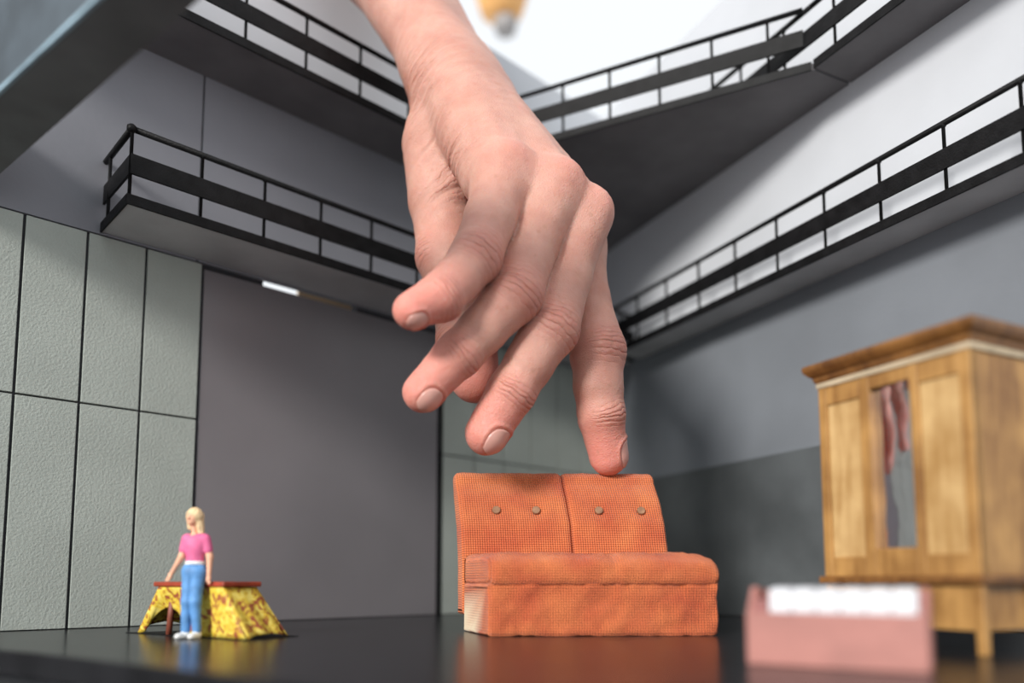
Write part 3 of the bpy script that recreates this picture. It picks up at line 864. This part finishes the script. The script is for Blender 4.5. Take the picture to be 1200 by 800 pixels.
def f_head(P):
    d = sd_ell(P, HEAD, (1.95, 2.15, 2.6), EYE)
    d = smin(d, sd_ell(P, HEAD + np.array([-.35, -.6, -1.5], np.float32), (1.25, 1.3, 1.4), EYE), .8)      # jaw
    d = smin(d, sd_cone(P, HEAD + np.array([-.55, -2.0, .15], np.float32), HEAD + np.array([-.65, -2.45, -.55], np.float32), .25, .38), .3)  # nose
    for s in (-1, 1):
        d = np.maximum(d, -(sd_ell(P, HEAD + np.array([-.5 + s * .8, -2.05, .25], np.float32), (.42, .4, .24), EYE)))
        d = smin(d, sd_ell(P, HEAD + np.array([s * 1.95, -.1, -.2], np.float32), (.25, .5, .6), EYE), .2)
    d = np.maximum(d, -(sd_ell(P, HEAD + np.array([-.6, -2.05, -1.35], np.float32), (.55, .35, .13), EYE)))
    d = smin(d, sd_cone(P, fg(-.4, .2, 34), HEAD + np.array([0, .3, -1.5], np.float32), 1.0, .95), .6)
    return d
def f_body(P): return smin(smin(np.minimum(f_head(P), 1e3), f_torso(P, -.15), .6), np.minimum(f_arms(P), f_legs(P, -.15)), .5)
lo, hi = fg(-11, -6, -.2), fg(9, 6, 45)
me, _ = sdf_mesh('body', f_body, lo, hi, .34, 1, 1, 4, .6)
keep(link('body', me, 'fskin'), fig)
def f_shirt(P):
    d = f_torso(P, .25)
    for s, e, w in ARM: d = smin(d, sd_cone(P, s, s + (e - s) * .62, 1.75, 1.5), .6)
    d = np.maximum(d, 25.2 - P[:, 2])
    d = np.maximum(d, -sd_ell(P, fg(-.5, -.8, 36.0), (1.7, 2.2, 1.9), EYE))
    return d
me, _ = sdf_mesh('shirt', f_shirt, lo, hi, .34, 1, 1, 4, .6); keep(link('shirt', me, 'shirt'), fig)
def f_jeans(P): return np.maximum(np.maximum(f_legs(P, .2), P[:, 2] - 25.0), 2.0 - P[:, 2])
me, _ = sdf_mesh('jeans', f_jeans, lo, hi, .34, 1, 1, 4, .6); keep(link('jeans', me, 'jeans'), fig)
belt = lambda P: np.maximum(np.minimum(f_legs(P, .4), f_torso(P, .45)), np.abs(P[:, 2] - 25.2) - .55)
me, _ = sdf_mesh('waistband', belt, lo, hi, .3, 1, 1, 4, .6); keep(link('waistband', me, 'shoe'), fig)
for ax_, ay_, sg in ((-2.3, .3, -1), (1.5, .2, 1)):
    fs = lambda P: np.maximum(smin(sd_ell(P, fg(ax_, ay_, 1.5), (1.45, 1.5, 1.9), EYE), sd_ell(P, fg(ax_ - .7 + sg * .3, ay_ - 2.2, .9), (1.35, 2.5, 1.15), EYE), .9), .05 - P[:, 2])
    me, _ = sdf_mesh('shoe', fs, lo, hi, .3, 1, 1, 4, .6); keep(link('shoe', me, 'shoe'), fig)
def f_hair(P):
    d = sd_ell(P, HEAD + np.array([.25, .55, .5], np.float32), (2.7, 2.6, 2.85), EYE)
    d = smin(d, sd_cone(P, HEAD + np.array([1.4, .7, 0], np.float32), HEAD + np.array([2.5, .7, -5.2], np.float32), 1.6, 1.1), .8)
    d = smin(d, sd_cone(P, HEAD + np.array([-1.5, .9, 0], np.float32), HEAD + np.array([-1.5, 1.0, -3.6], np.float32), 1.0, .7), .8)
    d = smin(d, sd_cone(P, HEAD + np.array([0, 1.6, 0], np.float32), HEAD + np.array([.3, 1.9, -4.8], np.float32), 1.6, 1.1), .8)
    d = np.maximum(d, -sd_ell(P, HEAD + np.array([-1.1, -2.4, -.9], np.float32), (1.9, 2.5, 2.6), EYE))
    return d + .12 * np.sin(P[:, 0] * 5 + P[:, 2] * .6) * np.sin(P[:, 1] * 4)
me, _ = sdf_mesh('hair', f_hair, lo, hi, .3, 1, 1, 4, .6); keep(link('hair', me, 'hairm'), fig)

# ------------------------------------------------------------------ the reaching left hand
CAMP = np.array([0, 0, CAMH])
def J(px, py, Y, rpx):
    p_ = at(px, py, Y); return np.asarray(p_, np.float32), rpx * depth(p_) / F
FING = {   # knuckle, middle joint, end joint, tip: photo direction, forward distance, half width in photo pixels
    'index':  [(590, 206, 286, 33), (574, 258, 274, 30), (557, 302, 264, 30), (534, 330, 258, 26.5), (515, 349, 254, 27), (482, 364, 248, 22)],
    'middle': [(650, 222, 290, 30), (624, 288, 283, 30), (603, 346, 274, 32), (566, 386, 271, 27.5), (537, 415, 270, 27), (495, 460, 268, 23.5)],
    'ring':   [(687, 252, 297, 26.5), (664, 325, 292, 29), (645, 385, 285, 33), (620, 426, 283, 28.5), (599, 459, 283, 28), (570, 508, 284, 25.5)],
    'little': [(680, 290, 314, 27), (687, 350, 309, 27), (700, 412, 304, 32), (701, 452, 304, 28), (704, 486, 305.5, 27), (713, 534, 311.5, 23)],
    'thumb':  [(512, 172, 330, 40), (518, 235, 326, 36), (526, 300, 321, 37), (538, 352, 316, 33), (548, 396, 312, 35), (556, 443, 308, 29)],
}
FJ = {k: [J(*q) for q in v] for k, v in FING.items()}
def unit(v): v = np.asarray(v, float); return v / np.linalg.norm(v)
WR, _ = J(529, 86, 346, 1)
WAX = unit(FJ['little'][0][0] - FJ['index'][0][0])
MAX_ = unit(FJ['middle'][0][0] - WR)
WAX = unit(WAX - MAX_ * (WAX @ MAX_))
DOR = unit(np.cross(MAX_, WAX)); DOR = DOR if DOR[2] > 0 else -DOR
ELB, _ = J(446, -55, 366, 1)
ARMAX = unit(ELB - WR)
FAR = WR + ARMAX * 190 + np.array([0, -34, 20])
f32 = lambda v: np.asarray(v, np.float32)

def fing_field(P, k):
    c = FJ[k]; d = None
    for i in range(len(c) - 1):
        e = sd_cone(P, c[i][0], c[i + 1][0], c[i][1], c[i + 1][1])
        d = e if d is None else smin(d, e, 2.2)
    return d
ROOT = {'index': -11, 'middle': -3.5, 'ring': 4, 'little': 10.5}
def palm_field(P):
    d = None
    for k, o in ROOT.items():
        r0 = WR + WAX * o + MAX_ * 12
        j, r = FJ[k][0]
        e = sd_cone(P, f32(r0), f32(j), 14.5, r * .98)
        d = e if d is None else smin(d, e, 9)
        # palm side fill
        e = sd_cone(P, f32(r0 - DOR * 6), f32(j - DOR * 7 - MAX_ * 6), 12, 9.5); d = smin(d, e, 8)
    for k in ('index', 'middle', 'ring'):     # knuckle heads
        j, r = FJ[k][0]
        e = sd_ell(P, f32(j + DOR * 2.0 - MAX_ * .5), (r * .86, r * .86, r * .86), EYE); d = smin(d, e, 4)
    ks = ('index', 'middle', 'ring', 'little')
    for a, b in zip(ks, ks[1:]):              # the knuckle row is one mass
        for f_ in (0., .3):
            pa = FJ[a][0][0] * (1 - f_) + FJ[a][1][0] * f_; pb = FJ[b][0][0] * (1 - f_) + FJ[b][1][0] * f_
            k_ = .86 if f_ == 0 else .68
            d = smin(d, sd_cone(P, pa, pb, FJ[a][0][1] * k_, FJ[b][0][1] * k_), 5)
    # wrist and forearm
    for o in (-1, 1):
        e = sd_cone(P, f32(WR + WAX * o * 8.5), f32(WR + WAX * o * 7 + MAX_ * 22), 16.5, 14.5); d = smin(d, e, 9)
        e = sd_cone(P, f32(WR + WAX * o * 8.5), f32(WR + WAX * o * 10 + ARMAX * 80), 16.5, 21); d = smin(d, e, 9)
        e = sd_cone(P, f32(WR + WAX * o * 10 + ARMAX * 80), f32(FAR + WAX * o * 14), 21, 31); d = smin(d, e, 12)
    # heel of the thumb
    e = sd_cone(P, f32(WR - WAX * 8 - DOR * 8 + MAX_ * 20), FJ['thumb'][1][0], 15, FJ['thumb'][1][1] * .95); d = smin(d, e, 6)
    # heel of the hand
    e = sd_cone(P, f32(WR + WAX * 10 - DOR * 9 + MAX_ * 20), f32(FJ['little'][0][0] - MAX_ * 14 - DOR * 8), 14, 11); d = smin(d, e, 8)
    return d
def web(P, a, b, r):
    """web of skin low between neighbouring fingers"""
    pa = FJ[a][0][0] * .55 + FJ[a][1][0] * .45; pb = FJ[b][0][0] * .55 + FJ[b][1][0] * .45
    return sd_cone(P, f32(pa - DOR * 4), f32(pb - DOR * 4), r, r)
def hand_field(P):
    P = P.astype(np.float32)
    pal = palm_field(P)
    for a, b, r in (('index', 'middle', 6.2), ('middle', 'ring', 6.2), ('ring', 'little', 6)): pal = smin(pal, web(P, a, b, r), 4)
    d = None
    for k in FJ:
        e = smin(fing_field(P, k), pal, 5.0 if k != 'thumb' else 6)
        d = e if d is None else np.minimum(d, e)
    return np.maximum(d, P[:, 2] - 440)

VIEW = lambda p_: unit(CAMP - p_)
def finger_frame(k, i, c, r):
    """along, dorsal, side at joint i; dorsal given as mix of towards-lens (c) and image-right-perp (r)"""
    ps = FJ[k]; a = ps[max(i - 1, 0)][0]; b = ps[min(i + 1, len(ps) - 1)][0]
    t = unit(b - a); v = VIEW(ps[i][0]); v = unit(v - t * (v @ t))
    s = unit(np.cross(t, v)); s = s if (s[0] - s[2]) > 0 else -s      # to the right / downwards in the picture
    d = unit(v * c + s * r); sd = unit(np.cross(t, d))
    return t, d, sd
DMIX = {'index': (.8, .45), 'middle': (.85, .45), 'ring': (.8, .55), 'little': (.45, .85), 'thumb': (-.3, -.9)}
lo = np.array([-150, 222, 44], np.float32); hi = np.array([62, 396, 446], np.float32)
def wob(P, s): return np.sin(P[:, 0] * s + 1.3 * np.sin(P[:, 2] * s * .7)) * .5 + np.sin(P[:, 2] * s * 1.27 + P[:, 1] * s * .8 + .9 * np.sin(P[:, 0] * s * .5)) * .5
Vq, Q = surface(hand_field, lo, hi, .68, 7, 1.5)
Vq = relax(Vq, Q, 3).astype(np.float32)
for _ in range(2): Vq = Vq - grad(hand_field, Vq, .3) * np.clip(hand_field(Vq), -.8, .8)[:, None]
Vq = relax(Vq, Q, 2, .5)
NR = grad(hand_field, Vq.astype(np.float32), .4)
cph = np.zeros(len(Vq)); cmk = np.zeros(len(Vq)); wmk = np.zeros(len(Vq))
def crease(ph, mk):
    s_ = mk > cmk; cph[s_] = ph[s_]; cmk[s_] = mk[s_]
disp = np.zeros(len(Vq)); red = np.zeros(len(Vq))
best = np.stack([fing_field(Vq.astype(np.float32), k) for k in FJ], 1); own = best.argmin(1); near = best.min(1) < 1.2
KEYS = list(FJ)
for fi, k in enumerate(KEYS):
    sel = (own == fi) & near
    for ji, (amp, wid, n_) in {2: (.45, 6.0, 2.3), 4: (.3, 3.8, 2.9)}.items():
        c, r = FJ[k][ji]; t, d, s = finger_frame(k, ji, *DMIX[k])
        q_ = Vq - c; x = q_ @ t; nd = NR @ d
        rad = np.linalg.norm(q_ - x[:, None] * t, axis=1)
        m_ = np.clip((nd - .1) / .6, 0, 1) * np.exp(-(x / wid) ** 2) * sel
        ys = (q_ @ s) / r
        ph = x * n_ * (1 + .25 * np.abs(ys)) + 1.1 * wob(Vq, .45) + ys * ys * 1.4 * np.sign(x)
        disp += amp * m_ * (np.abs(np.sin(ph * .5)) ** .6 - .75)
        crease(ph * .5, m_ * (1.0 if ji == 2 else .7))
        disp += .45 * np.exp(-(x / (wid * 1.3)) ** 2) * np.clip(nd, 0, 1) * sel      # joint swells
        # bending folds on the inner side
        disp -= .5 * np.exp(-(x / .9) ** 2) * np.clip(-nd - .1, 0, 1) * sel
        red = np.maximum(red, .45 * np.exp(-(x / (wid * 1.5)) ** 2) * np.clip(nd + .3, 0, 1) * sel)
    tip = FJ[k][-1][0]; dt = np.linalg.norm(Vq - tip, axis=1)
    red = np.maximum(red, np.clip(1.15 - dt / 26, 0, .95) * sel)
    # folds across the fingers where they leave the palm
for k in ('index', 'middle', 'ring'):
    j, r = FJ[k][0]; dk = np.linalg.norm(Vq - (j + DOR * 6), axis=1)
    red = np.maximum(red, .55 * np.exp(-(dk / 9) ** 2))
    disp += .16 * np.exp(-(dk / 8) ** 2) * wob(Vq, 1.9)
# creases over the wrist and thumb root
ax_ = unit(MAX_ * .95 + WAX * .30)
wph = ((Vq - WR) @ ax_) * 2 * math.pi / 5.4 + 1.7 * wob(Vq, .13) + .6 * wob(Vq, .37)
for cpx, sig, amp in (((478, 112, 326), 22, 1.0), ((535, 192, 300), 12, .8), ((500, 205, 302), 13, .35), ((590, 120, 318), 24, .16)):
    c, _ = J(*cpx, 1); dd = np.linalg.norm((Vq - c) * np.array([1, .6, 1]), axis=1)
    wmk = np.maximum(wmk, amp * np.exp(-(dd / sig) ** 2))
disp += 1.45 * wmk * (np.abs(np.sin(wph * .5)) ** .7 - .7)
for cpx, rad_, dep in (((462, 98, 330), 15, 1.5), ((476, 128, 324), 16, 1.3), ((500, 112, 322), 14, .8), ((505, 168, 312), 12, .9), ((528, 205, 304), 9, 1.0)):
    c, _ = J(*cpx, 1); q_ = Vq - c; x = q_ @ ax_ + .7 * wob(Vq, .2); dd = np.linalg.norm(q_, axis=1)
    disp += np.exp(-(dd / rad_) ** 2) * dep * (.45 * np.exp(-(x / 3.6) ** 2) - np.exp(-(x / 1.1) ** 2))
# tendons fanning over the back of the hand
for k in ('index', 'middle', 'ring'):
    a = WR + MAX_ * 25 + DOR * 12 + WAX * ROOT[k] * .5; b = FJ[k][0][0] + DOR * FJ[k][0][1] * .9
    ab = b - a; t = np.clip(((Vq - a) @ ab) / (ab @ ab), 0, 1); dl = np.linalg.norm(Vq - a - t[:, None] * ab, axis=1)
    disp += .6 * np.exp(-(dl / 4.0) ** 2)
disp += .10 * wob(Vq, .35) + .05 * wob(Vq, .9)
# nail beds sink a little
NAIL = {'index': (.58, .68, .35, .78), 'middle': (.72, .66, .22, .9), 'ring': (.62, .76, .2, .92), 'little': (.12, .99, .05, .95)}
def nail_frame(k, c, r):
    ps = FJ[k]; tip, rt = ps[-1]
    t = unit(ps[-1][0] - ps[-2][0]); v = VIEW(tip); v = unit(v - t * (v @ t))
    s = unit(np.cross(t, v)); s = s if (s[0] - s[2]) > 0 else -s
    d = unit(v * c + s * r); return tip, rt, t, d, unit(np.cross(t, d))
for k, (c_, r_, sh_, sz_) in NAIL.items():
    tip, rt, t, d, sd = nail_frame(k, c_, r_)
    q_ = Vq - tip; lx = q_ @ t; al = np.arctan2(q_ @ sd, np.maximum(q_ @ d, 1e-3)); front = (q_ @ d) > 0
    hd = np.hypot(q_ @ d, q_ @ sd); be = np.where(lx > 0, np.arctan2(lx, hd) * rt, lx)
    L = rt * 1.55 * sz_; Wd = rt * .80 * sz_
    x = al * rt / Wd; y = (be - rt * sh_) / (L * .5)
    rr = (np.abs(x) ** 2.8 + np.abs(y) ** 2.8) ** (1 / 2.8)
    sel = front & (own == KEYS.index(k)) & near
    prox = np.clip(.75 - .9 * y, 0, 1)           # the fold is fullest at the cuticle and sides
    disp += sel * (.55 * np.exp(-((rr - 1.20) / .13) ** 2) * prox - .30 * (rr < 1.02))
    red = np.where(sel & (np.abs(rr - 1.15) < .12), np.maximum(red, .8), red)
Vq = Vq + NR * disp[:, None]
me = bpy.data.meshes.new('person')
me.vertices.add(len(Vq)); me.vertices.foreach_set('co', (Vq * U).astype(np.float32).ravel())
me.loops.add(len(Q) * 4); me.loops.foreach_set('vertex_index', Q.astype(np.int32).ravel())
me.polygons.add(len(Q)); me.polygons.foreach_set('loop_start', np.arange(0, len(Q) * 4, 4, dtype=np.int32))
me.polygons.foreach_set('use_smooth', np.ones(len(Q), bool))
me.update(calc_edges=True); me.validate()
for nm_, ar_ in (('joint_phase', cph), ('joint_mask', cmk * 1.15), ('wrist_phase', wph), ('wrist_mask', wmk * .75)):
    q_ = me.attributes.new(nm_, 'FLOAT', 'POINT'); q_.data.foreach_set('value', ar_.astype(np.float32))
ra = me.attributes.new('red', 'FLOAT', 'POINT'); ra.data.foreach_set('value', red.astype(np.float32))
hand = link('person', me, 'skin')
tag(hand, 'bare hand and forearm reaching down, little finger pressing on the orange sofa', 'person')

def nail(k, c, r, shift, size):
    ps = FJ[k]; tip, rt = ps[-1]
    t = unit(ps[-1][0] - ps[-2][0]); v = VIEW(tip); v = unit(v - t * (v @ t))
    s = unit(np.cross(t, v)); s = s if (s[0] - s[2]) > 0 else -s
    d = unit(v * c + s * r); sd = unit(np.cross(t, d))
    L = rt * 1.55 * size; Wd = rt * .80 * size
    nu, nv = 17, 19; V = []; Fc = []
    pts = []; back = []
    for i in range(nu):
        u_ = -1 + 2 * i / (nu - 1)
        for j in range(nv):
            w_ = -1 + 2 * j / (nv - 1)
            uu = u_ * math.sqrt(1 - (.5 if w_ < 0 else .3) * w_ * w_); ww = w_ * math.sqrt(1 - .42 * u_ * u_)     # rounded outline
            l_ = L * .5 * ww + rt * shift; al = uu * Wd / rt
            be = max(0, l_) / rt; base = tip + t * min(0, l_)
            pts.append(base + rt * 1.02 * (math.cos(be) * (d * math.cos(al) + sd * math.sin(al)) + t * math.sin(be)))
    X = np.array(pts, np.float32)
    for _ in range(6): X = X - grad(hand_field, X, .3) * np.clip(hand_field(X), -.6, .6)[:, None]
    nn = grad(hand_field, X, .4)
    lift = np.array([-.12 + .26 * (1 - ((i / (nu - 1)) * 2 - 1) ** 2) + .16 * (j / (nv - 1)) for i in range(nu) for j in range(nv)])
    V = list(X + nn * lift[:, None]) + list(X - nn * .6)
    n0 = nu * nv
    for i in range(nu - 1):
        for j in range(nv - 1):
            a = i * nv + j; Fc.append((a, a + 1, a + nv + 1, a + nv)); Fc.append((n0 + a, n0 + a + nv, n0 + a + nv + 1, n0 + a + 1))
    rim = [j for j in range(nv)] + [i * nv + nv - 1 for i in range(1, nu)] + [(nu - 1) * nv + j for j in range(nv - 2, -1, -1)] + [i * nv for i in range(nu - 2, 0, -1)]
    for a, b in zip(rim, rim[1:] + rim[:1]): Fc.append((a, b, n0 + b, n0 + a))
    m_ = mesh_from('fingernail', V, Fc, True)
    bm = bmesh.new(); bm.from_mesh(m_); bmesh.ops.recalc_face_normals(bm, faces=bm.faces); bm.to_mesh(m_); bm.free()
    o = link('fingernail', m_, 'nail', hand); return o
for k, v in NAIL.items(): nail(k, *v)
